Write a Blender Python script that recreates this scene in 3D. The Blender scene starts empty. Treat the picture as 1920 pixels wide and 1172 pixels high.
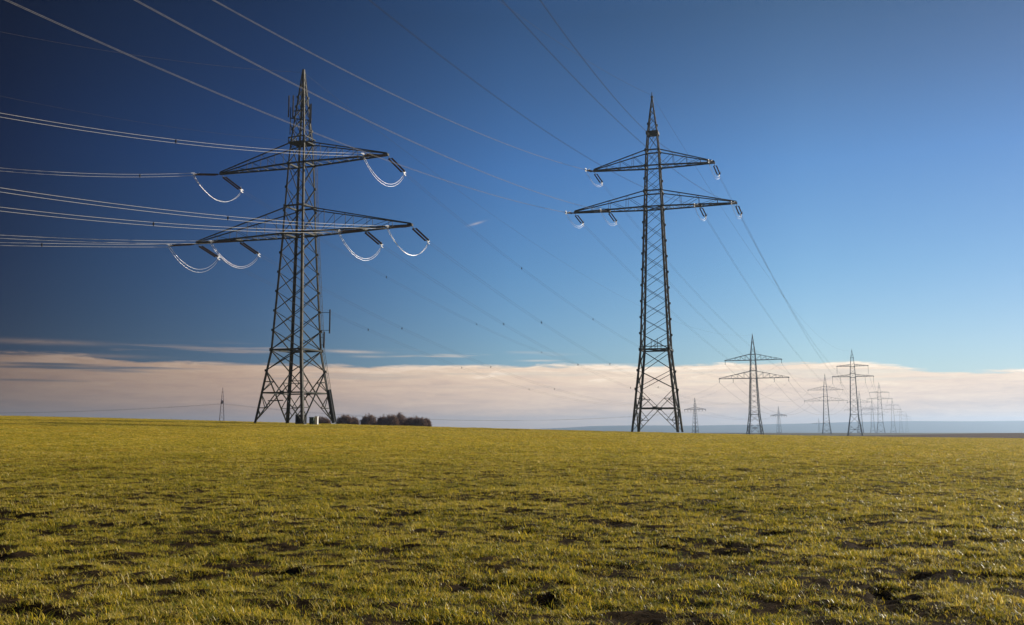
import bpy, math, random
import numpy as np
from mathutils import Vector, Matrix, noise
R = math.radians
random.seed(7); rng = np.random.default_rng(7)
scn = bpy.context.scene
COL = scn.collection

# ------------------------------------------------------------------ camera
EYE = 1.65
cam_d = bpy.data.cameras.new('camera'); cam = bpy.data.objects.new('camera', cam_d); COL.objects.link(cam)
cam.location = (0, 0, EYE); cam.rotation_euler = (R(90) + math.atan(219/1850), 0, 0)
cam_d.lens = 36*1850/1920; cam_d.sensor_width = 36; cam_d.clip_start = 0.1; cam_d.clip_end = 40000
scn.camera = cam
scn.view_settings.view_transform = 'Standard'; scn.view_settings.look = 'None'
scn.view_settings.exposure = 0.3; scn.view_settings.gamma = 1

# ------------------------------------------------------------------ sun + sky
SUN_AZ, SUN_EL = R(57), R(24)          # azimuth clockwise from the view direction (+Y)
sd = bpy.data.lights.new('sun', 'SUN'); sun = bpy.data.objects.new('sun', sd); COL.objects.link(sun)
sd.energy = 5.0; sd.angle = R(0.53); sd.color = (1, .90, .76)
sdir = Vector((math.sin(SUN_AZ)*math.cos(SUN_EL), math.cos(SUN_AZ)*math.cos(SUN_EL), math.sin(SUN_EL)))
sun.rotation_euler = sdir.to_track_quat('Z', 'Y').to_euler()
w = bpy.data.worlds.new('World'); scn.world = w; w.use_nodes = True
nt = w.node_tree; N = nt.nodes; L = nt.links; N.clear()

def mk(tree):
    def node(t, **kw):
        n = tree.nodes.new(t)
        for k, v in kw.items():
            setattr(n, k, v)
        return n
    def put(inp, v):
        if isinstance(v, bpy.types.NodeSocket): tree.links.new(v, inp)
        else: inp.default_value = v
    def mth(op, a, b=None, clamp=False, c=None):
        n = node('ShaderNodeMath', operation=op, use_clamp=clamp); put(n.inputs[0], a)
        if b is not None: put(n.inputs[1], b)
        if c is not None: put(n.inputs[2], c)
        return n.outputs[0]
    def mix(f, a, b, bt='MIX'):
        n = node('ShaderNodeMix', data_type='RGBA', blend_type=bt); n.clamp_result = False
        put(n.inputs[0], f); put(n.inputs[6], a); put(n.inputs[7], b); return n.outputs[2]
    def ramp(f, stops, interp='LINEAR'):
        n = node('ShaderNodeValToRGB'); cr = n.color_ramp; cr.interpolation = interp
        while len(cr.elements) < len(stops): cr.elements.new(1)
        for e, (p, c) in zip(cr.elements, stops):
            e.position = p; e.color = (c[0], c[1], c[2], 1) if hasattr(c, '__len__') else (c, c, c, 1)
        put(n.inputs[0], f); return n.outputs[0]
    def noi(vec, scale, detail=4, rough=.55, dist=0):
        n = node('ShaderNodeTexNoise'); n.inputs['Scale'].default_value = scale; n.inputs['Detail'].default_value = detail
        n.inputs['Roughness'].default_value = rough; n.inputs['Distortion'].default_value = dist
        if vec is not None: tree.links.new(vec, n.inputs['Vector'])
        return n.outputs[0]
    def comb(x, y, z=0.):
        n = node('ShaderNodeCombineXYZ'); put(n.inputs[0], x); put(n.inputs[1], y); put(n.inputs[2], z); return n.outputs[0]
    def smooth(x, a, b):
        n = node('ShaderNodeMapRange', interpolation_type='SMOOTHSTEP'); put(n.inputs[0], x); put(n.inputs[1], a); put(n.inputs[2], b); return n.outputs[0]
    return node, put, mth, mix, ramp, noi, comb, smooth

def lin(c):
    return [((v/255)/12.92 if v/255 <= .04045 else ((v/255+.055)/1.055)**2.4) for v in c]

def build_world():
    node, put, mth, mix, ramp, noi, comb, smooth = mk(nt)
    sky = node('ShaderNodeTexSky', sky_type='NISHITA'); sky.sun_disc = False
    sky.sun_elevation = SUN_EL; sky.sun_rotation = SUN_AZ; sky.air_density = 1.0; sky.dust_density = .6; sky.ozone_density = 1.5
    tc = node('ShaderNodeTexCoord'); sp = node('ShaderNodeSeparateXYZ'); L.new(tc.outputs['Generated'], sp.inputs[0])
    x, y, z = sp.outputs
    az = mth('MULTIPLY', mth('ARCTAN2', x, y), 57.29578); el = mth('MULTIPLY', mth('ARCSINE', z), 57.29578)
    # clear sky: the physical sky, deepened overhead and away from the sun by polarisation and a painted lens vignette
    elr = mth('DIVIDE', el, 30., True)
    g_el = ramp(elr, SKY_EL)
    azr = mth('DIVIDE', mth('ADD', az, 180.), 360., True)
    g_az = ramp(azr, SKY_AZ)
    clear = mix(1., mix(1., sky.outputs[0], g_el, 'MULTIPLY'), g_az, 'MULTIPLY')
    # cloud bank low over the horizon
    v1 = comb(mth('MULTIPLY', az, .10), mth('MULTIPLY', el, .25))
    n_edge = noi(comb(mth('MULTIPLY', az, .09), 3.3, 0.), 1., 4, .5)
    top = mth('ADD', 3.70, mth('MULTIPLY', mth('SUBTRACT', n_edge, .5), .9))
    # the bank's top: a dip right of the centre and a fall at far right
    top = mth('SUBTRACT', top, mth('MULTIPLY', smooth(az, 19., 24.), .50))
    top = mth('SUBTRACT', top, mth('MULTIPLY', smooth(az, -20., -27.), -.35))
    streak = noi(comb(mth('MULTIPLY', az, .22), mth('MULTIPLY', el, 2.4), 1.7), 1., 6, .6, .6)
    fine = noi(comb(mth('MULTIPLY', az, .7), mth('MULTIPLY', el, 4.), 4.7), 1., 5, .65, .8)
    soft = mth('ADD', mth('SUBTRACT', top, el), mth('ADD', mth('MULTIPLY', mth('SUBTRACT', streak, .5), .7), mth('MULTIPLY', mth('SUBTRACT', fine, .5), .30)))
    bank = smooth(soft, -.04, .20)
    # blue gaps between streaks inside the upper bank, mostly on the left
    gapn = noi(comb(mth('MULTIPLY', az, .085), mth('MULTIPLY', el, 2.3), 9.1), 1., 4, .5, .2)
    gap = mth('MULTIPLY', smooth(gapn, .51, .66), mth('MULTIPLY', smooth(el, 2.2, 2.8), mth('ADD', .18, mth('MULTIPLY', smooth(az, -6., -21.), .66))))
    bank = mth('MULTIPLY', bank, mth('SUBTRACT', 1., gap))
    # thin separate wisps above the bank
    wn = noi(comb(mth('MULTIPLY', az, .12), mth('MULTIPLY', el, 2.6), 21.3), 1., 4, .5, .2)
    wis = mth('MULTIPLY', smooth(wn, .58, .70), mth('MULTIPLY', mth('MULTIPLY', smooth(el, 3.5, 3.9), smooth(el, 5.0, 4.2)), .38))
    wis = mth('MULTIPLY', wis, smooth(az, 6., -4.))
    def wisp(a0, e0, wa, we, slope, amp):
        da = mth('SUBTRACT', az, a0); de = mth('SUBTRACT', mth('SUBTRACT', el, e0), mth('MULTIPLY', da, slope))
        q = mth('ADD', mth('POWER', mth('DIVIDE', da, wa), 2.), mth('POWER', mth('DIVIDE', de, we), 2.))
        return mth('MULTIPLY', mth('EXPONENT', mth('MULTIPLY', q, -1.)), mth('MULTIPLY', mth('ADD', .3, fine), amp))
    for a in ((-9.3, 4.42, 1.5, .08, -.02, .6), (-15.0, 4.35, 1.6, .10, 0, .45), (4.9, 3.72, 2.6, .05, 0, .6), (1.6, 3.95, 1.0, .05, 0, .5),
              (-2.1, 11.9, .42, .06, .28, .30), (-26., 4.55, 3., .13, .0, .5), (-24., 3.9, 3., .1, 0., .5), (-8.2, 4.15, .9, .06, 0, .35)):
        wis = mth('MAXIMUM', wis, wisp(*a))
    cov = mth('MAXIMUM', bank, wis, False)
    cov = mth('MINIMUM', cov, 1.)
    # cloud colour: creamy lit top, greyer base
    shade = mth('ADD', mth('MULTIPLY', mth('SUBTRACT', streak, .5), 1.35), mth('ADD', mth('MULTIPLY', mth('SUBTRACT', fine, .5), .9), mth('DIVIDE', el, 4.4)), True)
    ccol = ramp(shade, [(0., CL0), (.45, CL1), (.8, CL2), (1., CL3)])
    g_cl = ramp(azr, CL_AZ)
    cl = mix(1., ccol, g_cl, 'MULTIPLY')
    col = mix(cov, clear, cl)
    bg = node('ShaderNodeBackground'); bg.inputs[1].default_value = .081; L.new(col, bg.inputs[0])
    out = node('ShaderNodeOutputWorld'); L.new(bg.outputs[0], out.inputs[0])

def azs(*p): return [((a+180)/360, c) for a, c in p]
SKY_EL = [(0., (.62, .80, .98)), (4.6/30, (.57, .78, 1.0)), (9/30, (.44, .70, .95)), (14.9/30, (.32, .58, .89)), (19.5/30, (.26, .43, .63)), (23.4/30, (.20, .33, .47)), (1., (.20, .33, .52))]
SKY_AZ = azs((-180, (.45, .45, .5)), (-90, (.2, .2, .25)), (-50, (.08, .07, .11)), (-28, (.060, .072, .130)), (-14.5, (.27, .33, .46)), (0, (.70, .80, .90)), (16.7, (1, 1, 1)), (28, (.82, .82, .88)), (90, (.85, .85, .9)), (180, (.45, .45, .5)))
CL_AZ = azs((-180, .5), (-60, (.15, .12, .11)), (-28, (.23, .185, .165)), (-15, (.56, .48, .44)), (0, (.92, .88, .85)), (10, 1.), (180, 1.))  # lens vignette put into the cloud colour, darker towards the left
CL0 = [c*12.0 for c in lin((204, 184, 170))]; CL1 = [c*12.0 for c in lin((228, 204, 182))]
CL2 = [c*12.0 for c in lin((240, 218, 192))]; CL3 = [c*12.5 for c in lin((250, 232, 210))]
#SKYFIT
build_world()

# ------------------------------------------------------------------ helpers
def tag(o, label=None, cat=None, group=None, kind=None):
    if label: o['label'] = label
    if cat: o['category'] = cat
    if group: o['group'] = group
    if kind: o['kind'] = kind
    return o

class MB:
    """collects geometry; build() links it as one mesh object"""
    def __init__(s): s.v = []; s.f = []; s.mi = []; s.m = 0
    def add(s, vs, fs):
        k = len(s.v); s.v += [tuple(p) for p in vs]; s.f += [tuple(k+i for i in f) for f in fs]; s.mi += [s.m]*len(fs)
    def bar(s, a, b, w, h=None, up=None):
        a = Vector(a); b = Vector(b); d = (b-a)
        if d.length < 1e-6: return
        d.normalize(); u = Vector(up) if up else (Vector((0, 0, 1)) if abs(d.z) < .9 else Vector((1, 0, 0)))
        x = d.cross(u).normalized(); y = x.cross(d).normalized(); h = h or w
        vs = [p + x*sx*w/2 + y*sy*h/2 for p in (a, b) for sx, sy in ((-1, -1), (1, -1), (1, 1), (-1, 1))]
        s.add(vs, [(0, 3, 2, 1), (4, 5, 6, 7), (0, 1, 5, 4), (1, 2, 6, 5), (2, 3, 7, 6), (3, 0, 4, 7)])
    def box(s, c, sx, sy, sz):
        x, y, z = c; s.add([(x+i*sx/2, y+j*sy/2, z+k*sz/2) for k in (-1, 1) for i, j in ((-1, -1), (1, -1), (1, 1), (-1, 1))],
              [(0, 3, 2, 1), (4, 5, 6, 7), (0, 1, 5, 4), (1, 2, 6, 5), (2, 3, 7, 6), (3, 0, 4, 7)])
    def ell(s, a, b, w, sx, sy, t=.03):
        """angle-iron between a and b; flanges run inwards from the outer corner (sx, sy)"""
        a = Vector(a); b = Vector(b)
        for dx, dy in ((w, t), (t, w)):
            q = [(0, 0), (-sx*dx, 0), (-sx*dx, -sy*dy), (0, -sy*dy)]
            vs = [p + Vector((i, j, 0)) for p in (a, b) for i, j in q]
            s.add(vs, [(0, 3, 2, 1), (4, 5, 6, 7), (0, 1, 5, 4), (1, 2, 6, 5), (2, 3, 7, 6), (3, 0, 4, 7)])
    def lathe(s, a, b, prof, n=8):
        """prof: (t along a->b in metres, radius)"""
        a = Vector(a); d = (Vector(b)-a).normalized(); u = Vector((0, 0, 1)) if abs(d.z) < .9 else Vector((1, 0, 0))
        x = d.cross(u).normalized(); y = d.cross(x)
        vs = []
        for t, r in prof:
            for i in range(n):
                an = 2*math.pi*i/n; vs.append(a + d*t + (x*math.cos(an) + y*math.sin(an))*r)
        fs = [(j*n+i, j*n+(i+1) % n, (j+1)*n+(i+1) % n, (j+1)*n+i) for j in range(len(prof)-1) for i in range(n)]
        fs += [tuple(range(n)), tuple(reversed(range((len(prof)-1)*n, len(prof)*n)))]
        s.add(vs, fs)
    def tube(s, pts, r, n=5):
        pts = [Vector(p) for p in pts]; vs = []
        for i, p in enumerate(pts):
            d = (pts[min(i+1, len(pts)-1)] - pts[max(i-1, 0)]).normalized()
            x = d.cross(Vector((0, 0, 1))).normalized() if abs(d.z) < .99 else Vector((1, 0, 0)); y = x.cross(d)
            vs += [p + (x*math.cos(2*math.pi*k/n) + y*math.sin(2*math.pi*k/n))*r for k in range(n)]
        fs = [(j*n+i, j*n+(i+1) % n, (j+1)*n+(i+1) % n, (j+1)*n+i) for j in range(len(pts)-1) for i in range(n)]
        fs += [tuple(range(n)), tuple(reversed(range((len(pts)-1)*n, len(pts)*n)))]
        s.add(vs, fs)
    def build(s, name, mats, parent=None, smooth=False, loc=(0, 0, 0)):
        me = bpy.data.meshes.new(name); me.from_pydata(s.v, [], s.f)
        for m in (mats if isinstance(mats, (list, tuple)) else [mats]): me.materials.append(m)
        if any(s.mi): me.polygons.foreach_set('material_index', s.mi)
        if smooth: me.polygons.foreach_set('use_smooth', [True]*len(me.polygons))
        me.update(); o = bpy.data.objects.new(name, me); COL.objects.link(o); o.location = loc
        if parent: o.parent = parent
        return o

def empty(name, loc, rz=0):
    o = bpy.data.objects.new(name, None); COL.objects.link(o); o.location = loc; o.rotation_euler = (0, 0, rz); o.empty_display_size = .5
    return o

def copy_tree(o, parent=None):
    c = o.copy(); COL.objects.link(c); c.parent = parent
    for ch in [k for k in bpy.data.objects if k.parent == o]: copy_tree(ch, c)
    return c

def mat(name, fn):
    m = bpy.data.materials.new(name); m.use_nodes = True; t = m.node_tree; t.nodes.clear()
    node, put, mth, mix, ramp, noi, comb, smooth = h = mk(t)
    out = node('ShaderNodeOutputMaterial'); sh = fn(h)
    t.links.new(sh, out.inputs[0]); return m

def pbr(h, col, rough=.6, metal=0., bump=None, bs=.3, bd=.01, spec=.5):
    node, put = h[0], h[1]
    b = node('ShaderNodeBsdfPrincipled'); put(b.inputs['Base Color'], col); put(b.inputs['Roughness'], rough); put(b.inputs['Metallic'], metal)
    b.inputs['Specular IOR Level'].default_value = spec
    if bump is not None:
        n = node('ShaderNodeBump'); n.inputs['Strength'].default_value = bs; n.inputs['Distance'].default_value = bd
        put(n.inputs['Height'], bump); put(b.inputs['Normal'], n.outputs[0])
    return b.outputs[0]

def objco(h): return h[0]('ShaderNodeTexCoord').outputs['Object']
def worldco(h): return h[0]('ShaderNodeNewGeometry').outputs['Position']

def m_steel(h, c0, c1, rough=.65, metal=.0):
    node, put, mth, mix, ramp, noi, comb, smooth = h
    n = noi(objco(h), 1.3, 5, .65)
    return pbr(h, ramp(n, [(.35, c0), (.65, c1)]), rough, metal, None, spec=.22)
STEEL = mat('weathered_green_grey_steel', lambda h: m_steel(h, (.020, .024, .020), (.060, .062, .050)))
STEEL_LEG = mat('galvanised_leg_steel', lambda h: m_steel(h, (.035, .036, .030), (.105, .10, .082)))
FARSTEEL = mat('distant_pylon_steel', lambda h: m_steel(h, (.035, .04, .035), (.07, .07, .065)))
ALU = mat('aluminium_cable', lambda h: pbr(h, h[4](h[5](objco(h), 2., 3), [(.3, (.62, .60, .58)), (.7, (.78, .76, .73))]), .38, .35))
JUMP = mat('jumper_aluminium', lambda h: pbr(h, h[4](h[5](objco(h), 2., 3), [(.3, (.40, .40, .42)), (.7, (.55, .55, .56))]), .38, 1.))
ALUD = mat('dull_aluminium_cable', lambda h: pbr(h, h[4](h[5](objco(h), 2., 3), [(.3, (.17, .17, .19)), (.7, (.25, .25, .26))]), .75, .0, None, spec=.2))
ALU2 = mat('darkened_cable', lambda h: pbr(h, h[4](h[5](objco(h), 2., 3), [(.3, (.06, .06, .075)), (.7, (.11, .11, .12))]), .85, .0, None, spec=.08))  # cable aluminium darkened in colour so sunlit spans look unlit
CLAMP = mat('bright_fitting_metal', lambda h: pbr(h, h[4](h[5](objco(h), 6., 3), [(.3, (.3, .3, .3)), (.7, (.45, .45, .45))]), .45, .5))
GLAZE = mat('dark_glazed_insulator', lambda h: pbr(h, h[4](h[5](objco(h), 4., 3), [(.3, (.025, .014, .010)), (.7, (.05, .028, .02))]), .25, 0.))
DARK = mat('dark_paint_and_darkened_cable', lambda h: pbr(h, h[4](h[5](objco(h), 2., 3), [(.3, (.022, .024, .026)), (.7, (.04, .042, .045))]), .85, .0, None, spec=.08))
GREEN = mat('green_cabinet_paint', lambda h: pbr(h, h[4](h[5](objco(h), 3., 3), [(.3, (.04, .07, .035)), (.7, (.06, .095, .05))]), .6, 0.))
WHITE = mat('white_cabinet_paint', lambda h: pbr(h, h[4](h[5](objco(h), 3., 3), [(.3, (.70, .70, .68)), (.7, (.82, .82, .80))]), .5, 0.))
CONC = mat('concrete_footing', lambda h: pbr(h, h[4](h[5](objco(h), 5., 5), [(.3, (.22, .21, .19)), (.7, (.36, .34, .31))]), .9, 0.))
BARK = mat('bare_twig_bark', lambda h: pbr(h, h[4](h[5](objco(h), 1., 3), [(.3, (.20, .125, .08)), (.7, (.38, .25, .165))]), .85, 0.))

# ------------------------------------------------------------------ terrain
SKYL = [(-1500, 760), (0, 779), (300, 786.5), (480, 791), (640, 796), (800, 800.5), (960, 804), (1233, 811.5), (1420, 816), (1600, 819), (1920, 823), (3400, 835)]
TH = math.atan(219/1850)
def ray(px, py):
    a = (px-960)/1850; b = (586-py)/1850
    return a, math.cos(TH)-b*math.sin(TH), math.sin(TH)+b*math.cos(TH)
YC = 163.
_gx = []; _gz = []
for px_, py_ in SKYL:
    a, dy, dz = ray(px_, py_); t = YC/dy; _gx.append(a*t); _gz.append(EYE+dz*t)
def ridge(x):
    x = np.asarray(x, float); acc = 0
    for k in (-18, -9, 0, 9, 18): acc = acc + np.interp(x+k, _gx, _gz)
    return acc/5
def ss(t): t = np.clip(t, 0, 1); return t*t*(3-2*t)
def ground(x, y):
    """large shape of the land: a field that climbs to a low crest, then sinks to a far plain"""
    x = np.asarray(x, float); y = np.asarray(y, float); g = ridge(np.clip(x, -260, 320))
    t = np.clip(y/YC, -.6, 1.); s = np.where(t < 0, t*.7, t*(1+.18*(1-t)))
    up = g*s
    d = np.clip(y-YC, 0, 1e9)
    far = g*np.exp(-(d/170.)**2*.55) + (-2.2)*(1-np.exp(-(d/170.)**2*.55)) - 13*ss((d-500)/4200)
    # shallow rise of the ploughed field on the right
    far = far + 2.35*np.exp(-((d-170)/80.)**2)*ss((x-60)/150.)
    return np.where(y < YC, up, far)

def fnoise(x, y, s, seed, oct=4):
    """value noise on arrays"""
    out = np.zeros_like(x); a = 1.; tot = 0
    for o in range(oct):
        r = np.random.default_rng(seed+o); tab = r.random((256, 256))
        X = x/s + 1000.37*o + 5000; Y = y/s + 731.1*o + 5000
        xi = np.floor(X).astype(int); yi = np.floor(Y).astype(int); fx = X-xi; fy = Y-yi
        fx = fx*fx*(3-2*fx); fy = fy*fy*(3-2*fy)
        g = lambda i, j: tab[(xi+i) % 256, (yi+j) % 256]
        out += a*((g(0, 0)*(1-fx)+g(1, 0)*fx)*(1-fy)+(g(0, 1)*(1-fx)+g(1, 1)*fx)*fy); tot += a; a *= .5; s *= .5
    return out/tot

def bare(x, y):
    """0..1: hollows and bare clods in the sward"""
    n = fnoise(x+1.2*fnoise(x, y, 1.2, 40, 2), y*1.7, .72, 11, 3)
    big = fnoise(x, y, 13., 21, 2)
    return ss((n - (.655 - .24*(big-.5)))/.06)

def micro(x, y):
    b = bare(x, y)
    return (fnoise(x, y, 2.2, 31, 2)-.5)*.12 + (fnoise(x, y, .26, 51, 3)-.5)*.13*(1+.6*b) - .055*b

def grid(name, xs, ys, zf, m):
    X, Y = np.meshgrid(xs, ys); Z = zf(X, Y); nx, ny = len(xs), len(ys)
    co = np.stack([X, Y, Z], -1).reshape(-1, 3).astype(np.float32)
    i = np.arange(nx-1)[None, :] + nx*np.arange(ny-1)[:, None]
    q = np.stack([i, i+1, i+nx+1, i+nx], -1).reshape(-1, 4).astype(np.int32)
    me = bpy.data.meshes.new(name); me.vertices.add(len(co)); me.vertices.foreach_set('co', co.ravel())
    me.loops.add(q.size); me.loops.foreach_set('vertex_index', q.ravel()); me.polygons.add(len(q))
    me.polygons.foreach_set('loop_start', np.arange(0, q.size, 4, dtype=np.int32)); me.polygons.foreach_set('loop_total', np.full(len(q), 4, np.int32))
    me.polygons.foreach_set('use_smooth', np.ones(len(q), bool)); me.update(calc_edges=True); me.materials.append(m)
    o = bpy.data.objects.new(name, me); COL.objects.link(o); return o

def m_field(h):
    node, put, mth, mix, ramp, noi, comb, smooth = h
    p = worldco(h); sp = node('ShaderNodeSeparateXYZ'); put(sp.inputs[0], p)
    soil = ramp(noi(p, 9., 5, .65), [(.3, (.012, .008, .004)), (.5, (.030, .020, .010)), (.75, (.075, .05, .028))])
    # young cereal seen together from afar
    leaf = ramp(noi(p, 2.2, 6, .7), [(.3, (.10, .085, .012)), (.5, (.35, .27, .026)), (.72, (.62, .45, .055))])
    leaf = mix(smooth(noi(p, .09, 3, .5), .35, .7), leaf, mix(1., leaf, (1.12, .98, .8, 1), 'MULTIPLY'))
    f = smooth(sp.outputs[1], 18., 60.)
    c = mix(f, soil, leaf)
    return pbr(h, c, .9, 0., noi(p, 14., 6, .7), .6, .05, .03)
FIELD = mat('young_cereal_field', m_field)
def m_soil(h):
    node, put, mth, mix, ramp, noi, comb, smooth = h; p = worldco(h)
    c = ramp(noi(p, .6, 6, .7), [(.3, (.055, .035, .024)), (.7, (.11, .07, .045))])
    return pbr(h, c, .95, 0., noi(p, 2., 5, .7), .6, .2, .1)
SOIL = mat('ploughed_soil', m_soil)
def m_plain(h):
    node, put, mth, mix, ramp, noi, comb, smooth = h; p = worldco(h)
    c = ramp(noi(p, .004, 4, .6), [(.3, (.05, .055, .025)), (.5, (.09, .08, .04)), (.7, (.12, .11, .06))])
    return pbr(h, c, .95, 0., None, spec=.1)
PLAIN = mat('far_farmland', m_plain)
def m_hill(h):
    node, put, mth, mix, ramp, noi, comb, smooth = h; p = worldco(h)
    c = ramp(noi(p, .0022, 5, .6), [(.35, (.025, .035, .02)), (.6, (.05, .055, .03))])
    return pbr(h, c, .95, 0., None, spec=.1)
HILL = mat('wooded_hills', m_hill)

# near strip fine, the rest coarser; one sheet
xs = np.concatenate([np.linspace(-260, -26, 90)[:-1], np.arange(-26, 26, .11), np.linspace(26, 320, 110)])
ys = np.concatenate([np.linspace(-60, 4, 12)[:-1], np.arange(4, 22, .075), np.arange(22, 40, .13), np.geomspace(40, 178, 110)])
grid('field', xs, ys, lambda x, y: ground(x, y) + micro(x, y)*np.where((y > 3), 1, 0), FIELD)['kind'] = 'structure'
tag(grid('ploughed_field', np.linspace(-260, 700, 200), np.linspace(178, 430, 60), lambda x, y: ground(x, y) + (fnoise(x, y, 12., 3, 3)-.5)*.15*np.clip((y-178)/10, 0, 1) - .25*np.clip((y-178)/8, 0, 1), SOIL), kind='structure')
def plain_z(x, y): return ground(x, y) - .25 + (fnoise(x, y, 400., 5, 2)-.5)*1.5*np.clip((y-430)/400, 0, 1)
tag(grid('far_plain', np.linspace(-7000, 9000, 120), np.concatenate([np.linspace(430, 1500, 40)[:-1], np.linspace(1500, 7400, 60)]), plain_z, PLAIN), kind='structure')
HPX = [(-3000, 800), (900, 807), (1000, 804.5), (1060, 802), (1110, 799), (1180, 797.5), (1290, 798), (1400, 796.5), (1470, 795), (1540, 793), (1600, 791), (1690, 789.5), (1800, 790), (1920, 789), (2300, 786), (4000, 790)]
def hills_z(x, y):
    h = np.interp(960+x/y*1850, [p[0] for p in HPX], [805-p[1] for p in HPX])
    yr = 6200.; hx = EYE + np.interp(x/yr*1850+960, [p[0] for p in HPX], [(805-p[1])/1850*yr for p in HPX])
    base = -16.
    t = np.clip(1-np.abs(y-yr)/1500, 0, 1)
    return base + (hx-base + (fnoise(x, y, 300., 8, 3)-.5)*3)*ss(t)
tag(grid('hills', np.linspace(-6500, 8500, 260), np.linspace(4700, 7500, 30), hills_z, HILL), kind='structure')

# ------------------------------------------------------------------ grass
def m_blade(h):
    node, put, mth, mix, ramp, noi, comb, smooth = h
    oi = node('ShaderNodeObjectInfo'); p = worldco(h)
    at = node('ShaderNodeAttribute'); at.attribute_name = 'tone'
    v = mth('ADD', mth('MULTIPLY', oi.outputs['Random'], .34), mth('MULTIPLY', at.outputs['Fac'], .66))
    v = mth('ADD', v, mth('MULTIPLY', mth('SUBTRACT', noi(p, .35, 3, .6), .5), .55), True)
    c = ramp(v, BLADE)
    d = node('ShaderNodeBsdfPrincipled'); put(d.inputs['Base Color'], c); d.inputs['Roughness'].default_value = .38; d.inputs['Specular IOR Level'].default_value = .3
    tr = node('ShaderNodeBsdfTranslucent'); put(tr.inputs[0], mix(1., c, (1.25, 1.15, .5, 1), 'MULTIPLY'))
    ms = node('ShaderNodeMixShader'); ms.inputs[0].default_value = .42; put(ms.inputs[1], d.outputs[0]); put(ms.inputs[2], tr.outputs[0])
    return ms.outputs[0]
BLADE = [(.0, (.026, .052, .009)), (.2, (.085, .125, .016)), (.42, (.27, .28, .030)), (.62, (.58, .48, .055)), (.82, (.80, .60, .13)), (1., (.94, .82, .48))]
BL = mat('cereal_blades', m_blade)

def tuft(name, nb, hmin, hmax, wid, spread):
    vs = []; fs = []; tone = []
    for i in range(nb):
        a = random.uniform(0, 2*math.pi); r = spread*math.sqrt(random.random()); bx, by = r*math.cos(a), r*math.sin(a)
        hgt = random.uniform(hmin, hmax); le = random.uniform(.3, 1.6)*hgt; la = random.uniform(0, 2*math.pi)
        lx, ly = math.cos(la), math.sin(la); w_ = wid*random.uniform(.7, 1.3); px, py = -ly*w_/2, lx*w_/2; k = len(vs); tn = random.random()
        for t, wf in ((0, 1), (.4, 1), (.75, .75)):
            cx = bx + lx*le*t*t; cy = by + ly*le*t*t; cz = hgt*(t-.28*t*t*(le/hgt)) - .015
            vs += [(cx-px*wf, cy-py*wf, cz), (cx+px*wf, cy+py*wf, cz)]
        t = 1; vs.append((bx+lx*le, by+ly*le, hgt*(1-.28*le/hgt)-.015))
        fs += [(k, k+1, k+3, k+2), (k+2, k+3, k+5, k+4), (k+4, k+5, k+6)]; tone += [tn]*7
    me = bpy.data.meshes.new(name); me.from_pydata(vs, [], fs); me.materials.append(BL)
    at = me.attributes.new('tone', 'FLOAT', 'POINT'); at.data.foreach_set('value', tone)
    me.update(); return bpy.data.objects.new(name, me)
gcol = bpy.data.collections.new('tufts')
NV = 8
for i in range(NV): gcol.objects.link(tuft('tuft_%d' % i, 20, .02, .085, .0042, .09))
def scatter(y0, y1, dens, smin, smax, margin=5., cull=True):
    area_w = lambda y: 2*(.56*y+margin)
    n = int(dens*(y1-y0)*area_w((y0+y1)/2)); y = y0 + (y1-y0)*rng.random(n); x = (rng.random(n)-.5)*area_w((y0+y1)/2)*1.04
    k = np.abs(x) < area_w(y)/2; x, y = x[k], y[k]
    thin = fnoise(x*.75, y*1.35, .38, 71, 2)
    keep = rng.random(len(x)) > (bare(x, y)*.86 + .72*ss((.47-thin)/.09)*(1-.75*ss((y-14)/26)) if cull else 0)
    x, y = x[keep], y[keep]
    z = ground(x, y) + (micro(x, y))
    hgt = (smin + (smax-smin)*rng.random(len(x)))*(.40+1.25*fnoise(x, y, .45, 91, 2))
    return np.stack([x, y, z, hgt, np.full(len(x), 0.)], -1)
S = [scatter(5.5, 14, 360, .5, 1.15), scatter(14, 26, 230, .6, 1.2), scatter(26, 45, 105, .8, 1.35), scatter(45, 80, 36, 1.0, 1.6, 8), scatter(80, 172, 9, 1.1, 1.8, 12)]
P = np.concatenate(S)
me = bpy.data.meshes.new('grass'); me.vertices.add(len(P)); me.vertices.foreach_set('co', P[:, :3].astype(np.float32).ravel())
a = me.attributes.new('sc', 'FLOAT', 'POINT'); a.data.foreach_set('value', P[:, 3].astype(np.float32))
a = me.attributes.new('rz', 'FLOAT_VECTOR', 'POINT')
rot = np.stack([(rng.random(len(P))-.5)*.3, (rng.random(len(P))-.5)*.3, rng.random(len(P))*6.283], -1); a.data.foreach_set('vector', rot.astype(np.float32).ravel())
a = me.attributes.new('ix', 'INT', 'POINT'); a.data.foreach_set('value', rng.integers(0, NV, len(P)).astype(np.int32))
me.update(); me.materials.append(BL)
go = bpy.data.objects.new('grass', me); COL.objects.link(go)
tag(go, 'short olive and straw coloured young cereal blades covering the whole field', 'grass', kind='stuff')
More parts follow.
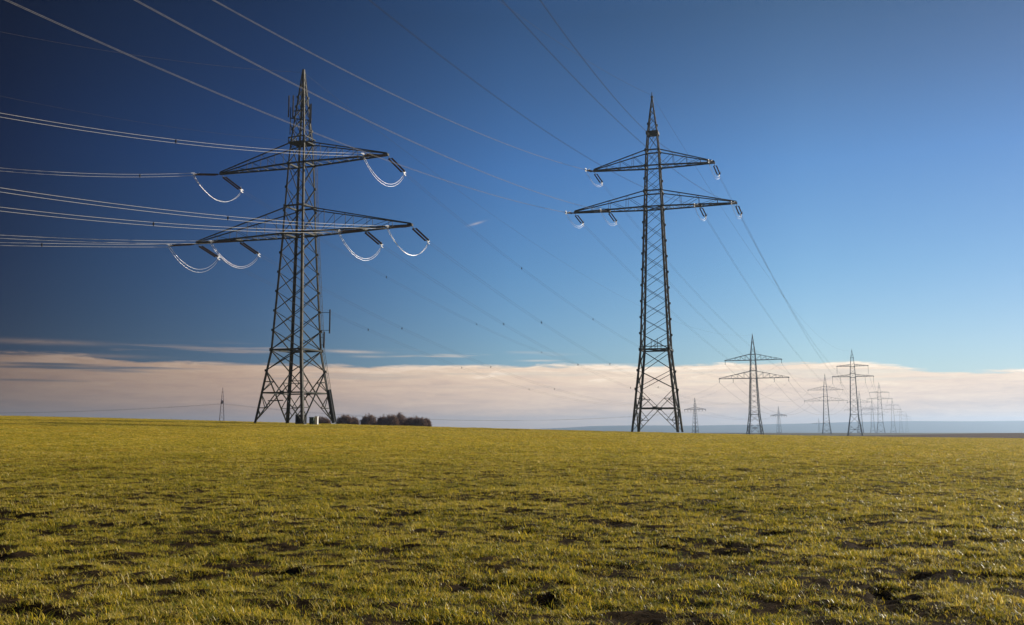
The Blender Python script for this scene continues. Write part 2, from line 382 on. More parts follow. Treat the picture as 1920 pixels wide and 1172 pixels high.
def gn():
    g = bpy.data.node_groups.new('grass_scatter', 'GeometryNodeTree')
    g.interface.new_socket('Geometry', in_out='INPUT', socket_type='NodeSocketGeometry'); g.interface.new_socket('Geometry', in_out='OUTPUT', socket_type='NodeSocketGeometry')
    n = g.nodes; i = n.new('NodeGroupInput'); o = n.new('NodeGroupOutput'); ip = n.new('GeometryNodeInstanceOnPoints'); ci = n.new('GeometryNodeCollectionInfo')
    ci.inputs['Collection'].default_value = gcol; ci.inputs['Separate Children'].default_value = True; ci.inputs['Reset Children'].default_value = True
    def na(nm, dt):
        q = n.new('GeometryNodeInputNamedAttribute'); q.data_type = dt; q.inputs[0].default_value = nm; return q.outputs[0]
    l = g.links; l.new(i.outputs[0], ip.inputs['Points']); l.new(ci.outputs[0], ip.inputs['Instance']); ip.inputs['Pick Instance'].default_value = True
    l.new(na('ix', 'INT'), ip.inputs['Instance Index'])
    e = n.new('FunctionNodeEulerToRotation'); l.new(na('rz', 'FLOAT_VECTOR'), e.inputs[0]); l.new(e.outputs[0], ip.inputs['Rotation'])
    cx = n.new('ShaderNodeCombineXYZ'); s = na('sc', 'FLOAT')
    for k in range(3): l.new(s, cx.inputs[k])
    l.new(cx.outputs[0], ip.inputs['Scale']); l.new(ip.outputs[0], o.inputs[0]); return g
md = go.modifiers.new('scatter', 'NODES'); md.node_group = gn()
print('tufts', len(P))

# ------------------------------------------------------------------ pylons
def prof_at(prof, z):
    return float(np.interp(z, [p[0] for p in prof], [p[1] for p in prof]))

def insulator_pair(parent, a, b, gap=.5, r=.15, across=None, fine=True, name='insulator_string'):
    """twin strings of sheds from arm point a to conductor clamp b"""
    a = Vector(a); b = Vector(b); d = b-a; Ln = d.length; dn = d.normalized()
    side = (across or dn.cross(Vector((0, 0, 1)))).normalized()
    for sgn in (-1, 1):
        m = MB(); s0 = a + side*gap/2*sgn + dn*.5; e0 = b + side*gap/2*sgn - dn*.55; l2 = (e0-s0).length
        if fine:
            n = int(l2/.17); pr = [(0, .04)]
            for i in range(n):
                t = (i+.5)*l2/n; pr += [(t-.055, .07), (t-.01, r), (t+.015, r), (t+.05, .07)]
            pr.append((l2, .04))
        else: pr = [(0, r*.8), (l2, r*.8)]
        m.lathe(s0, e0, pr, 8 if fine else 5); o = m.build(name, GLAZE, parent, smooth=False)
    m = MB(); m.bar(a, a+dn*.5, .08); m.bar(a+dn*.5-side*(gap/2+.06), a+dn*.5+side*(gap/2+.06), .10, .06); m.build('yoke_plate', STEEL, parent)
    m = MB(); m.bar(b-dn*.55-side*(gap/2+.06), b-dn*.55+side*(gap/2+.06), .12, .08); m.bar(b-dn*.55, b, .10)
    for sg in (-.21, .21): m.bar(b+Vector((0, 0, sg))-dn*.35, b+Vector((0, 0, sg))+dn*.35, .085, .085)
    for sg in (-1, 1): m.bar(b-dn*.5+side*sg*(gap/2), b-dn*1.0+side*sg*(gap/2+.22)+Vector((0, 0, .22)), .05)
    m.build('clamp', CLAMP, parent)

def lattice(root, prof, zs, legw, brw, rings, bigz, steel=STEEL, legs=STEEL_LEG, peak_z=None, ztop=None):
    """four angle-iron legs, X bracing on each face between the levels zs"""
    for sx, sy in ((-1, -1), (1, -1), (1, 1), (-1, 1)):
        m = MB(); pz = [p[0] for p in prof]
        for z0, z1 in zip(pz, pz[1:]):
            w0, w1 = prof_at(prof, z0), prof_at(prof, z1); lw = legw*(1-.55*z0/pz[-1])
            m.ell((sx*w0, sy*w0, z0), (sx*w1, sy*w1, z1+.002), lw, sx, sy, .035)
        m.box((sx*prof[0][1]*.985, sy*prof[0][1]*.985, .12), .9, .9, .5) if False else None
        lg = m.build('leg', legs, root)
        f = MB(); f.box((sx*prof[0][1], sy*prof[0][1], -.55), .8, .8, .6); f.build('footing', CONC, lg)
    faces = [((-1, -1), (1, -1)), ((1, -1), (1, 1)), ((1, 1), (-1, 1)), ((-1, 1), (-1, -1))]
    m = MB()
    for (a, b) in faces:
        A = lambda z: Vector((a[0]*prof_at(prof, z), a[1]*prof_at(prof, z), z)); B = lambda z: Vector((b[0]*prof_at(prof, z), b[1]*prof_at(prof, z), z))
        inw = Vector((-(a[0]+b[0])/2, -(a[1]+b[1])/2, 0))*.06
        for z0, z1 in zip(zs, zs[1:]):
            bw = brw*(1.0 if z0 < bigz[-1] else .8)*(1-.3*z0/prof[-1][0])
            m.bar(A(z0)+inw*.3, B(z1)+inw*.3, bw, bw*.45); m.bar(B(z0)+inw*1.4, A(z1)+inw*1.4, bw, bw*.45)
            if z0 < bigz[0]:      # lowest panel: horizontal through the crossing plus secondary members
                w0, w1 = prof_at(prof, z0), prof_at(prof, z1); t = w0/(w0+w1); zc = z0+(z1-z0)*t; C = (A(zc)+B(zc))/2
                m.bar(A(zc)+inw*2, B(zc)+inw*2, bw*1.15, bw)
                m.box(C+inw*2.2, *( (.7, .12, .5) if a[1] == b[1] else (.12, .7, .5) ))
                for P_, Q_ in ((A, B), (B, A)):
                    lo = P_(z0); c1 = lo.lerp(C, .5); zz = c1.z; m.bar(P_(zz)+inw, c1+inw, bw*.5); m.bar(P_(zz)+inw, lo.lerp(C, .25)+inw, bw*.5)
                    m.bar(P_(zc)+inw, c1+inw, bw*.5)
                    hi = P_(z1); c2 = hi.lerp(C, .5); m.bar(P_(c2.z)+inw, c2+inw, bw*.5); m.bar(P_(zc)+inw, c2+inw, bw*.5)
        if steel is STEEL:
            for z in zs[1:-3]: m.box(A(z)+inw*.8, .30, .30, .36)
        for z in rings:
            m.bar(A(z), B(z), brw*1.25, brw*1.1)
            m.box(A(z), .22, .22, .5)
    for z in rings[:2]:
        q = prof_at(prof, z); m.bar((-q, -q, z), (q, q, z), brw*.8); m.bar((-q, q, z-.08), (q, -q, z-.08), brw*.8)
    m.build('bracing', steel, root)

def crossarm(root, side, half, z, ztop, w, wt, inner=(), cw=.16, bw=.09, steel=STEEL, slack=.0):
    """one arm: two bottom chords and two tie chords meeting at the tip"""
    m = MB(); s = side
    tip = [Vector((s*half, sy*.22, z)) for sy in (-1, 1)]
    root_b = [Vector((s*w, sy*w, z)) for sy in (-1, 1)]; root_t = [Vector((s*wt, sy*wt, ztop)) for sy in (-1, 1)]
    for k in (0, 1):
        m.bar(root_b[k], tip[k], cw, cw*.9); m.bar(root_t[k], tip[k]+Vector((0, 0, .25)), cw*.62)
    m.bar(tip[0], tip[1], cw*1.3); m.box((s*(half-.25), 0, z+.05), .7, .62, .3)
    n = max(4, int((half-w)/1.6))
    for i in range(1, n):
        t0, t1 = i/n, (i+1)/n; a0 = root_b[0].lerp(tip[0], t0); b0 = root_b[1].lerp(tip[1], t0)
        m.bar(a0, b0, bw)
        if i < n-1:
            a1 = root_b[0].lerp(tip[0], t1); b1 = root_b[1].lerp(tip[1], t1); m.bar(a0 if i % 2 else b0, b1 if i % 2 else a1, bw*.9)
    a0, b0 = root_b; a1 = root_b[0].lerp(tip[0], 1/n); b1 = root_b[1].lerp(tip[1], 1/n); m.bar(a0, b1, bw*.9); m.bar(b0, a1, bw*.9)
    ng = 4 if half < 14 else 5
    for k in (0, 1):
        for i in range(1, ng):
            t = i/ng; bt = root_b[k].lerp(tip[k], t); tp = root_t[k].lerp(tip[k]+Vector((0, 0, .25)), t)
            m.bar(bt, tp, bw*.75)
            m.bar(root_b[k].lerp(tip[k], (i-1)/ng), tp, bw*.7)
    for x in inner:
        t = (x-w)/(half-w); y = w+(.22-w)*t; m.box((s*x, 0, z), .5, 2*y+.2, .34)
    return m.build('crossarm', steel, root)

def loc2(root, P):
    """world point to a thing's own axes"""
    return root.matrix_world.inverted() @ Vector(P)

# ---- the two near pylons -------------------------------------------------
GRP = 'tall lattice pylons with two crossarms'
def V(az, drop, ln):
    a = R(az); return Vector((math.sin(a), math.cos(a), 0))*math.sqrt(ln*ln-drop*drop) + Vector((0, 0, -drop))

LB = (-33.5, 153., 2.62); RB = (23.6, 161., 1.22)
GZ = lambda x, y: float(ground(x, y))
def near_pylon(base, tilt, prof, zs, rings, bigz, arms, legw, brw, az_in, az_out, jsag, label, drops, ins=5.6):
    root = empty('lattice_pylon', base, -R(tilt)); bpy.context.view_layer.update()
    tag(root, label, 'pylon', GRP)
    lattice(root, prof, zs, legw, brw, rings, bigz)
    ends = {}
    for nm, (half, z, ztop, inner) in arms.items():
        w, wt = prof_at(prof, z), prof_at(prof, ztop)
        for s in (-1, 1): crossarm(root, s, half, z, ztop, w, wt, inner, .24, .075)
        for s in (-1, 1):
            for h_ in (half,)+tuple(inner):
                key = (nm, s, 'outer' if h_ == half else 'inner')
                tw = root.matrix_world @ Vector((s*h_, 0, z-.15))
                for tagd, az, dr in (('in', az_in, drops[0]), ('out', az_out, drops[1])):
                    e = tw + V(az, dr*ins/5.6, ins)
                    insulator_pair(root, loc2(root, tw + (e-tw).normalized()*.35), loc2(root, e), .58 if ins > 5 else .46, .15 if ins > 5 else .11)
                    ends[key+(tagd,)] = e
                A, B = ends[key+('in',)], ends[key+('out',)]
                m = MB()
                for off in (-.21, .21):
                    sg = jsag*random.uniform(.93, 1.07); pts = []
                    for i in range(21):
                        t = i/20; q = A.lerp(B, t); tt = t**1.12; k = 1-(2*tt-1)**2; k = k**.85
                        pts.append(loc2(root, q + Vector((0, 0, off*(1-k)+off*.6*k - sg*k))))
                    m.tube(pts, .030 if ins > 5 else .018, 6)
                m.build('jumper_loop', JUMP, root, smooth=True)
    return root, ends

profL = [(0, 4.35), (11.2, 2.82), (29.5, 1.92), (40.8, 1.50), (44.2, 1.30), (56.5, .16)]
zsL = [0, 8.0, 11.2] + list(np.linspace(11.2, 29.5, 7)[1:]) + [33.2, 37.0, 40.8, 44.2, 46.4, 48.4, 50.2, 51.8, 53.2, 54.4, 55.4]
L1, EL = near_pylon(LB, 21.5, profL, zsL, [11.2, 29.5, 33.9, 40.8, 44.2], [1, 12],
    dict(lower=(19.8, 29.5, 33.6, (11.6,)), upper=(15.5, 40.8, 44.2, ())), .42, .21, -145, 23.2, 3.0,
    'tallest lattice pylon on the left, antennas near its tip, frame on its right leg', (1.1, 1.45))
profR = [(0, 3.77), (13.3, 2.39), (37.0, 1.52), (44.0, 1.24), (46.7, 1.12), (49.7, .86), (56.2, .10)]
zsR = [0, 6.9, 9.9, 13.3] + list(np.linspace(13.3, 37.0, 10)[1:]) + [39.6, 41.8, 44.0, 46.7, 49.7, 51.3, 52.7, 53.9, 54.9]
R1, ER = near_pylon(RB, 15.5, profR, zsR, [13.3, 37.0, 39.7, 44.0, 46.7, 49.7], [1, 14],
    dict(lower=(13.4, 37.0, 39.7, (7.6,)), upper=(10.0, 44.0, 46.7, ())), .36, .18, -157.2, 22.4, 1.2,
    'second largest lattice pylon, right of the centre, slender mast with a bare pointed tip', (.9, 1.2), 4.6)

# extra members at the pylon waists
m = MB(); q = 2.39
for s in (-1, 1):
    m.bar((-q, s*q, 13.3+.45), (q, s*q, 13.3+.45), .12); 
    for x in (-.5, .5): m.bar((x, s*q, 13.3), (x, s*q, 15.0), .08)
m.bar((-q, -q, 13.75), (-q, q, 13.75), .1); m.bar((q, -q, 13.75), (q, q, 13.75), .1)
m.build('waist_platform', STEEL, R1)
m = MB()
for s in (-1, 1):
    m.bar((-.95, s*.9, 49.75), (.95, s*.9, 49.75), .25, .5); m.bar((s*.9, -.95, 49.75), (s*.9, .95, 49.75), .25, .5)
m.build('collar', STEEL, R1)
m = MB(); m.bar((0, 0, 55.9), (0, 0, 56.9), .12); m.box((0, 0, 56.1), .4, .3, .3); m.build('peak_cap', STEEL, R1)

# antennas and gear on the left pylon
def wl(p): return loc2(L1, p)
cx, cy = LB[0], LB[1]
m = MB()
for a, b in (((-2.05, -.3, 48.6), (1.2, .3, 48.0)), ((-2.05, .3, 49.9), (0, .2, 49.9)), ((-2.05, -.3, 47.4), (-.9, -.9, 46.3)), ((1.1, .4, 47.2), (.9, .9, 45.5)), ((-2.05, -.3, 48.6), (0, .6, 48.3))):
    m.bar(a, b, .14)
m.bar((-2.05, -.3, 45.9), (-2.05, -.3, 50.4), .11)
m.bar((1.15, .3, 44.4), (1.15, .3, 50.6), .12)
m.build('antenna_bracket', DARK, L1)
for x, y, z0, z1 in ((-2.3, -.5, 48.7, 52.3), (-1.75, -.1, 48.7, 52.4), (1.15, .62, 47.6, 50.9)):
    m = MB(); m.lathe((x, y, z0), (x, y, z1), [(0, .08), (.08, .12), (z1-z0-.08, .12), (z1-z0, .06)], 10); m.build('panel_antenna', ALU2 if x < 0 else DARK, L1)
m = MB(); m.bar((.25, .25, 49), (.25, .25, 55.8), .09); m.bar((1.3, 1.3, 44.3), (.3, .3, 55.), .07); m.build('cable_run', DARK, L1)
m = MB()
for z in (44.2, 45.0):
    for s in (-1, 1): m.bar((-1.5, s*1.5, z), (1.5, s*1.5, z), .14); m.bar((s*1.5, -1.5, z), (s*1.5, 1.5, z), .14)
for sx in (-1, 1):
    for sy in (-1, 1): m.bar((sx*1.5, sy*1.5, 44.1), (sx*1.5, sy*1.5, 45.1), .09)
m.box((0, 0, 44.25), 2.4, 2.4, .05); m.build('service_platform', STEEL, L1)
# rightmost leg is the corner (+,-) seen from the camera: cable tray, rectangular aerial frame, slim antennas
def legp(z, out=0.):
    q_ = prof_at(profL, z); return Vector((q_+out, q_+out, z))
best = max(((sx, sy) for sx in (-1, 1) for sy in (-1, 1)), key=lambda c: (L1.matrix_world @ Vector((c[0]*4, c[1]*4, 0))).x)
def lp(z, out=0.): q_ = prof_at(profL, z)+out; return Vector((best[0]*q_, best[1]*q_, z))
rt = (L1.matrix_world.inverted().to_3x3() @ Vector((1, 0, 0)))
m = MB()
for z in (14.5, 17.3) : m.bar(lp(z+.0), lp(z)+rt*1.45, .07)
t0 = lp(15.9)+rt*1.45; m.bar(t0+Vector((0, 0, -1.9)), t0+Vector((0, 0, 1.9)), .16)
m.build('aerial_frame', DARK, L1)
m = MB(); b0 = lp(14.3)+rt*.5; m.lathe(b0+Vector((0, 0, -2.6)), b0, [(0, .08), (.1, .14), (2.5, .14), (2.6, .08)], 8); m.bar(lp(13.4), lp(13.4)+rt*.5, .07); m.bar(lp(12.2), lp(12.2)+rt*.5, .07); m.build('slim_antenna', ALU2, L1)
m = MB()
prev = None
for z in np.linspace(.2, 44, 30):
    a = lp(z, .06)+rt*.10; b = lp(z, .06)+rt*.32
    if prev: m.bar(prev[0], a, .05); m.bar(prev[1], b, .05)
    m.bar(a, b, .04); prev = (a, b)
m.build('climbing_ladder', STEEL, L1)
m = MB(); m.bar(lp(.1, -.1)+rt*.15, lp(5.2, -.1)+rt*.15, .62, .5); m.build('cable_duct', DARK, L1)
m = MB(); m.bar((-3.9, -1.5, 3.4), (-.2, -3.0, 3.4), .16); m.bar((-3.6, -1.6, 2.7), (-3.6, -1.6, 3.4), .08); m.build('cable_tray', STEEL, L1)

# cabinets at the foot of the left pylon
def cabinet(name, px, Y, w_, d_, h_, mt, label, cat='cabinet'):
    a, dy, dz = ray(px, 800); x = a*Y/dy; z = GZ(x, Y) - .05
    r = empty(name, (x, Y, z), R(-20)); tag(r, label, cat, 'equipment cabinets under the left pylon')
    m = MB(); m.box((0, 0, h_/2+.1), w_, d_, h_); m.build('housing', mt, r)
    m = MB(); m.box((0, 0, h_+.13), w_+.1, d_+.1, .07); m.build('lid', mt, r)
    m = MB(); m.box((0, -d_/2-.012, h_/2+.1), w_*.86, .024, h_*.86); dr = m.build('door', mt, r)
    m = MB(); m.box((w_*.33, -d_/2-.05, h_*.55), .04, .05, .18); m.build('handle', CLAMP, dr)
    m = MB(); m.box((0, 0, .0), w_+.15, d_+.15, .2); m.build('plinth', CONC, r)
cabinet('equipment_cabinet', 564, 151.2, 1.5, .8, 1.35, DARK, 'dark grey equipment cabinet against the front leg of the left pylon')
cabinet('equipment_cabinet', 585.5, 153.5, .75, .6, 1.0, GREEN, 'dark green equipment cabinet between the dark one and the slim white one')
cabinet('equipment_cabinet', 593.5, 152.5, .42, .35, 1.15, WHITE, 'slim white equipment cabinet under the left pylon')

# ---- the farther pylons of both lines -------------------------------------
def far_pylon(base, tilt, prof, zs, rings, arms, kind, label, th=1.):
    root = empty('lattice_pylon', base, -R(tilt)); bpy.context.view_layer.update(); tag(root, label, 'pylon', GRP)
    lattice(root, prof, zs, .50*th, .24*th, rings, [1, 12], FARSTEEL, FARSTEEL)
    SL = 2.0 if kind == 'a' else 4.2
    for nm, (half, z, ztop, inner) in arms.items():
        w_, wt = prof_at(prof, z), prof_at(prof, ztop)
        for s in (-1, 1):
            crossarm(root, s, half, z, ztop, w_, wt, inner, .32*th, .15*th, FARSTEEL)
            for h_ in (half,)+tuple(inner):
                m = MB(); x = s*(h_-.15)
                for yy in (-.3, .3): m.lathe((x, yy, z), (x, yy, z-SL), [(0, .06)]+[v for i in range(int(SL/.34)) for v in ((i*.34+.1, .04), (i*.34+.2, .10))]+[(SL, .04)], 6)
                m.bar((x, -.5, z-SL-.05), (x, .5, z-SL-.05), .12); m.build('insulator_string', GLAZE, root)
    m = MB(); m.bar((0, 0, prof[-1][0]-.1), (0, 0, prof[-1][0]+.8), .14); m.build('peak_cap', FARSTEEL, root)
    return root
def fz(px, py, Y): a, dy, dz = ray(px, py); return a*Y/dy, EYE+dz*Y/dy
zsF = [0, 7.0, 11.2] + list(np.linspace(11.2, 31.2, 8)[1:]) + [34.8, 38.0, 41.2, 44.4, 48.5, 52.4]
def place(px, pyb, Y):
    x, z = fz(px, pyb, Y); return (x, Y, z)
FA1 = ([(0, 4.2), (11.2, 2.8), (31.2, 1.9), (41.2, 1.5), (44.4, 1.35), (55.4, .15)], zsF, [11.2, 31.2, 35.3, 41.2, 44.4],
     dict(lower=(19.0, 31.2, 35.1, (11.3,)), upper=(15.5, 41.2, 44.6, ())), 'a')
F1 = far_pylon(place(1416, 816, 545.), 23.2, *FA1, 'dark mid distance pylon with drooping crossarm ties, largest one right of the big pylons')
FA2 = ([(0, 4.6), (13.3, 2.6), (37.0, 1.75), (44.0, 1.4), (49.7, .9), (54.6, .12)], [0, 7, 13.3, 17, 20.7, 24.3, 27.9, 31, 34, 37, 39.8, 42, 44, 46.7, 49.7, 52.2], [13.3, 37.0, 39.7, 44.0, 49.7],
     dict(lower=(12.6, 37.6, 38.9, (7.6,)), upper=(9.6, 44.3, 45.4, ())), 'b')
F2 = far_pylon(place(1603.5, 817, 633.), 22.4, *FA2, 'mid distance pylon with straight square ended crossarms, tallest of the cluster near the right hills', .8)
def again(src, pos, label):
    c = copy_tree(src); c.location = pos; c['label'] = label; return c
G1 = far_pylon(place(1550.5, 816, 908.), 23.2, *FA1, 'pale hazy pylon with wide crossarms, left of the tallest in the far cluster', .72)
G2_ = far_pylon(place(1652, 816, 1034.), 22.4, *FA2, 'pale hazy pylon right of the square ended pylon in the far cluster', .62)
again(G1, place(1614, 814, 1290.), 'tiny far pylon half hidden behind the right leg of the square ended pylon')
again(G1, place(1637, 812, 1680.), 'tiny faint far pylon just left of the hazy pylon at the cluster right side')
again(G2_, place(1675.5, 814, 1530.), 'small faint pylon right of the pale hazy one, over the blue hills')
again(G2_, place(1690, 813, 2050.), 'very small faint pylon near the right end of the far row')
again(G2_, place(1701, 812, 2700.), 'smallest faint pylon, last at the right end of the far row')

# smaller single crossarm pylons of the line that crosses behind
G2 = 'small single crossarm pylons of the crossing line'
REDDISH = mat('reddish_pylon_steel', lambda h: m_steel(h, (.10, .035, .02), (.19, .07, .04)))  # reddish brown tone for the lone left pylon
def small_pylon(base, tilt, label, FARSTEEL=FARSTEEL):
    root = empty('small_pylon', base, -R(tilt)); bpy.context.view_layer.update(); tag(root, label, 'pylon', G2)
    prof = [(0, 2.4), (22, 1.05), (26.5, .85), (34., .1)]
    lattice(root, prof, [0, 4.5, 8.5, 12, 15, 17.6, 20, 22, 24.3, 26.5, 29, 31.4], .3, .16, [22, 26.5], [1, 10], FARSTEEL, FARSTEEL)
    for s in (-1, 1):
        crossarm(root, s, 13.0, 22.6, 24.6, 1.05, .95, (8.9, 5.), .30, .14, FARSTEEL)
        for x in (12.8, 8.9, 5.):
            m = MB(); m.lathe((s*x, 0, 22.5), (s*x, 0, 20.9), [(0, .12), (.3, .2), (1.3, .2), (1.6, .1)], 6); m.build('insulator_string', GLAZE, root)
    return root
Sm1 = small_pylon(place(415, 806, 800.), 71.3, 'small slim reddish pylon seen edge on, alone on the left behind the field', REDDISH)
Sm1.rotation_euler.z = -R(71.3)
Sm2 = small_pylon(place(1304, 813, 939.), 51., 'small single crossarm pylon just right of the base of the second largest pylon')
Sm3 = again(Sm2, place(1461, 815, 1187.), 'smaller faint single crossarm pylon right of the dark mid distance pylon'); Sm3.rotation_euler.z = -R(60.)
Sm4 = again(Sm2, place(1536, 815, 2050.), 'tiny single crossarm pylon left of the pale wide armed pylon'); Sm4.rotation_euler.z = -R(22.)
bpy.context.view_layer.update()

# ------------------------------------------------------------------ cables
GC = 'overhead cables between the pylons'
def cable(P0, fn, n, length, twin, r, mt, label, spacers=None, offs=.21):
    """P0 world start; fn(t) world point, t 0..1"""
    pts = [fn(i/n) for i in range(n+1)]
    if not twin:
        m = MB(); m.tube([p-P0 for p in pts], r); o = m.build('overhead_cable', mt, None, True, P0); tag(o, label, 'cable', GC); return o
    root = empty('twin_cable', P0); tag(root, label, 'cable', GC)
    for s in (-1, 1):
        m = MB(); m.tube([p-P0+Vector((0, 0, s*offs)) for p in pts], r); m.build('conductor', mt, root, True)
    for t in (spacers or []):
        q = fn(t)-P0; d = (fn(min(1, t+.002))-fn(max(0, t-.002))).normalized()
        m = MB(); m.bar(q+Vector((0, 0, -.27)), q+Vector((0, 0, .25)), .10, .10); m.box(q, .18, .18, .18); m.build('spacer', DARK, root)
    return root
def run(P0, az, m_, k, smax):
    a = R(az); return lambda t: Vector(P0) + Vector((math.sin(a)*t*smax, math.cos(a)*t*smax, m_*t*smax + k*(t*smax)**2))
def span(A, B, sag):
    A = Vector(A); B = Vector(B); return lambda t: A.lerp(B, t) - Vector((0, 0, 4*sag*t*(1-t)))
PR = 'second largest pylon'
def armname(k): return 'lower %s arm %s' % ('left' if k[1] < 0 else 'right', 'tip' if k[2] == 'outer' else 'middle') if k[0] == 'lower' else 'upper %s arm tip' % ('left' if k[1] < 0 else 'right')
RC, RCF = .026, .013
# left pylon, incoming from the left edge
KL = {('upper', 1): (-.2228, .00129, -145), ('upper', -1): (-.2575, .00209, -145), ('lower', 1, 'outer'): (-.1561, .00095, -145), ('lower', 1, 'inner'): (-.1687, .00102, -145),
      ('lower', -1, 'inner'): (-.1636, .00088, -145), ('lower', -1, 'outer'): (-.156, .00041, -145)}
SPL = {('upper', 1): (.17,), ('upper', -1): (.05,), ('lower', 1, 'outer'): (.15,), ('lower', 1, 'inner'): (.165,), ('lower', -1, 'outer'): (.11,), ('lower', -1, 'inner'): (.20,)}
for k, P0 in EL.items():
    key = k[:3] if k[0] == 'lower' else k[:2]
    if k[3] == 'in':
        m_, kk, az = KL[key]
        cable(P0, run(P0, az, m_, kk, 190), 60, 190, True, RC, ALU, 'bright twin cable, left photo edge to %s of the left pylon' % armname(k), [t for s0 in SPL[key] for t in (s0, s0+.3, s0+.6)])
# right pylon, coming over from the upper left
KR = {('lower', -1, 'outer'): (-.139, .00063, -156.8), ('lower', -1, 'inner'): (-.142, .00067, -157.8), ('upper', -1): (-.164, .00075, -156.9),
      ('lower', 1, 'inner'): (-.166, .0009, -157.4), ('lower', 1, 'outer'): (-.164, .00094, -158.5), ('upper', 1): (-.292, .00136, -162.5)}
for k, P0 in ER.items():
    key = k[:3] if k[0] == 'lower' else k[:2]
    if k[3] == 'in':
        m_, kk, az = KR[key]; b = k[1] < 0
        cable(P0, run(P0, az, m_, kk, 215), 70, 215, True, .015 if b else .011, ALUD if b else DARK, 'long cable, top photo edge to %s of the %s' % (armname(k), PR), (), .045)  # right arm cables coloured near black, shade painted in to look unlit
# earth wires
def tipw(root, z): return root.matrix_world @ Vector((0, 0, z))
cable(tipw(L1, 56), run(tipw(L1, 56), -145, -.2655, .00134, 190), 50, 0, False, .02, ALU2, 'thin single cable, left photo edge to tip of the left pylon')
cable(tipw(L1, 44.6), run(tipw(L1, 44.6), -145, -.190, .0013, 190), 50, 0, False, .014, ALU2, 'very faint single cable, left edge to left pylon above its upper crossarm')
cable(tipw(R1, 56.4), run(tipw(R1, 56.4), -155.6, -.188, .00086, 215), 50, 0, False, .014, ALU2, 'thin single cable, top photo edge to tip of the second largest pylon')
def ftip(root, k, dz):
    h_, z = k; return root.matrix_world @ Vector((h_, 0, z-dz))
HF1 = {('lower', 'outer'): 18.85, ('lower', 'inner'): 11.3, ('upper', 'outer'): 15.35}; ZF1 = dict(lower=31.2, upper=41.2)
HF2 = {('lower', 'outer'): 12.45, ('lower', 'inner'): 7.6, ('upper', 'outer'): 9.45}; ZF2 = dict(lower=37.6, upper=44.3)
for k, P0 in EL.items():
    if k[3] == 'out':
        B = ftip(F1, (k[1]*HF1[(k[0], k[2])], ZF1[k[0]]), 2.1)
        cable(P0, span(P0, B, 18.2), 60, 0, True, RCF, ALU2, 'sagging twin cable running back from %s of the left pylon' % armname(k), [.115+.108*i for i in range(3)])
for k, P0 in ER.items():
    if k[3] == 'out':
        B = ftip(F2, (k[1]*HF2[(k[0], k[2])], ZF2[k[0]]), 4.3)
        cable(P0, span(P0, B, 16.5), 60, 0, True, RCF, ALU2, 'sagging twin cable running back from %s of the %s' % (armname(k), PR), ())
cable(tipw(L1, 56), span(tipw(L1, 56), tipw(F1, 55.4), 13), 50, 0, False, .016, ALU2, 'thin single cable, left pylon tip to dark mid distance pylon tip')
cable(tipw(R1, 56.4), span(tipw(R1, 56.4), tipw(F2, 54.6), 13), 50, 0, False, .016, ALU2, 'thin single cable, second largest pylon tip to square ended pylon tip')
# farther spans, single strands at this distance
fars = [o for o in COL.objects if o.name.startswith('lattice_pylon') and o.parent is None]
def byx(px, Y): x, z = fz(px, 812, Y); return min(fars, key=lambda o: (o.location.x-x)**2+(o.location.y-Y)**2)
for A_, B_, H_, Z_, nm in ((F1, byx(1550.5, 908), HF1, ZF1, 'dark mid distance pylon'), (F2, byx(1652, 1034), HF2, ZF2, 'square ended mid distance pylon')):
    for (lv, io), hx in H_.items():
        for s in (-1, 1):
            a_ = ftip(A_, (s*hx, Z_[lv]), 2.1 if H_ is HF1 else 4.3); b_ = ftip(B_, (s*hx, Z_[lv]), 2.1 if H_ is HF1 else 4.3)
            cable(a_, span(a_, b_, 14.), 40, 0, False, .045, ALU2, 'faint far cable back from %s of %s' % (armname((lv, s, io)), nm))
# crossing line
for x in (12.8, 8.9, 5., -5., -8.9, -12.8):
    side = 'near side' if x > 0 else 'far side'
    pos = {12.8: 'outermost', 8.9: 'middle', 5.: 'innermost'}[abs(x)]
    for A_, B_, sg, nm in ((Sm1, Sm2, 11., 'from lone left small pylon to the centre one'), (Sm2, Sm3, 5., 'from centre small pylon to the fainter one')):
        a_ = ftip(A_, (x, 22.5), 1.6); b_ = ftip(B_, (x, 22.5), 1.6)
        cable(a_, span(a_, b_, sg), 40, 0, False, .017, ALU2, '%s %s cable, %s' % (pos, side, nm))
    a_ = ftip(Sm1, (x, 22.5), 1.6); b_ = a_ + Vector((-420, -60, 2))
    cable(a_, span(a_, b_, 9.), 40, 0, False, .017, ALU2, '%s %s cable, lone left small pylon to the left photo edge' % (pos, side))

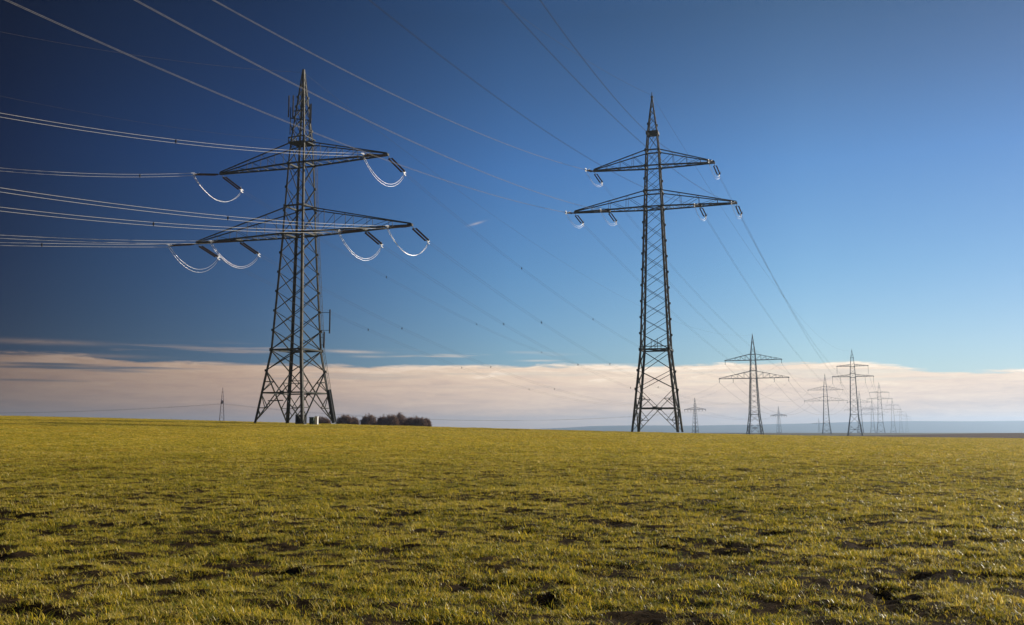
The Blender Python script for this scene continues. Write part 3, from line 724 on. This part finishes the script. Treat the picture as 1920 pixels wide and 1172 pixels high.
# ------------------------------------------------------------------ bare shrubs on the skyline
GS = 'leafless brown trees along the skyline'
def shrub(px, Y, w_, topy, label, n=1, dense=1.):
    x, zt = fz(px, topy, Y); zb = GZ(x, Y)-.35; H = zt-zb; r = empty('bare_tree', (x, Y, zb)); tag(r, label, 'tree', GS)
    tr = MB(); cr = MB(); rw = w_*.49
    for i in range(int(24+20*w_*dense)):
        a = random.uniform(0, 2*math.pi); rr = math.sqrt(random.random()); u = Vector((math.cos(a)*rr*rw, math.sin(a)*rr*rw*.8, 0))
        htop = H*(.34+.66*math.sqrt(max(0, 1-rr*rr*.95)))*random.uniform(.80, 1.0)*(1.0+.22*noise.noise(Vector((u.x*.5+px, u.y*.5, 0))))
        p0 = Vector((u.x*.35, u.y*.35, 0)); p2 = Vector((u.x, u.y, htop)); p1 = Vector((u.x*.85, u.y*.85, htop*.45))
        pts = [p0.lerp(p1, t).lerp(p1.lerp(p2, t), t) for t in (0, .25, .5, .75, 1.)]
        for k in range(4): tr.bar(pts[k], pts[k+1], .11-.024*k)
        for _ in range(26):
            t = random.uniform(.22, 1.); q = p0.lerp(p1, t).lerp(p1.lerp(p2, t), t)
            d = (Vector((random.gauss(0, .7), random.gauss(0, .7), random.gauss(.35, .5)))).normalized(); ln = random.uniform(.35, .85)*(1.15-.55*t)
            e = q+d*ln; cr.bar(q, e, .035)
            for _ in range(2):
                d2 = (d+Vector((random.gauss(0, .6), random.gauss(0, .6), random.gauss(.1, .5)))).normalized(); cr.bar(q.lerp(e, random.uniform(.3, 1)), e+d2*ln*.45, .024)
    for i in range(int(60*w_)):
        p = Vector((random.uniform(-.5, .5)*w_, random.uniform(-1.6, 1.6), random.uniform(0, .4)*H*random.random())); d = Vector((random.gauss(0, 1), random.gauss(0, 1), random.gauss(.7, .6))).normalized()
        cr.bar(p, p+d*random.uniform(.4, 1.0), .045)
    tr.build('trunk', BARK, r); cr.build('crown', BARK, r)
shrub(647, 258, 5.0, 777, 'leafless brown tree next to the right foot of the left pylon')
shrub(665, 262, 2.2, 780.5, 'small leafless brown bush between the first and the second tree right of the left pylon')
shrub(692, 260, 4.6, 776.5, 'rounded leafless brown tree, second from the left in the row')
shrub(716, 264, 2.8, 779, 'low leafless brown bush left of the tallest tree of the row')
shrub(732, 262, 5.0, 776, 'dense leafless brown tree in the middle of the row')
shrub(748, 270, 5.2, 773.5, 'tallest leafless tree, its fine open twigs rise above the row')
shrub(768, 266, 3.2, 781, 'low sparse leafless bush right of the tallest tree')
shrub(785, 262, 4.8, 780, 'low leafless brown tree near the right end of the row')
shrub(800, 264, 2.4, 784, 'smallest leafless bush at the right end of the row')
shrub(606, 262, 4.4, 781, 'leafless bush seen through the legs of the left pylon')

# ------------------------------------------------------------------ haze
def haze():
    m = bpy.data.materials.new('haze'); m.use_nodes = True; t = m.node_tree; t.nodes.clear()
    o = t.nodes.new('ShaderNodeOutputMaterial'); v = t.nodes.new('ShaderNodeVolumePrincipled')
    v.inputs['Color'].default_value = (.50, .68, .92, 1); v.inputs['Density'].default_value = HAZE; v.inputs['Anisotropy'].default_value = .5
    t.links.new(v.outputs[0], o.inputs['Volume'])
    b = MB(); x0, x1, y0, y1, z0, z1 = -7500, 9500, -260, 7900, -22, 92
    b.box(((x0+x1)/2, (y0+y1)/2, (z0+z1)/2), x1-x0, y1-y0, z1-z0); h = b.build('haze', m); tag(h, kind='stuff')
    h['label'] = 'thin pale haze over the whole plain'; h['category'] = 'haze'
HAZE = 1.6e-4
haze()
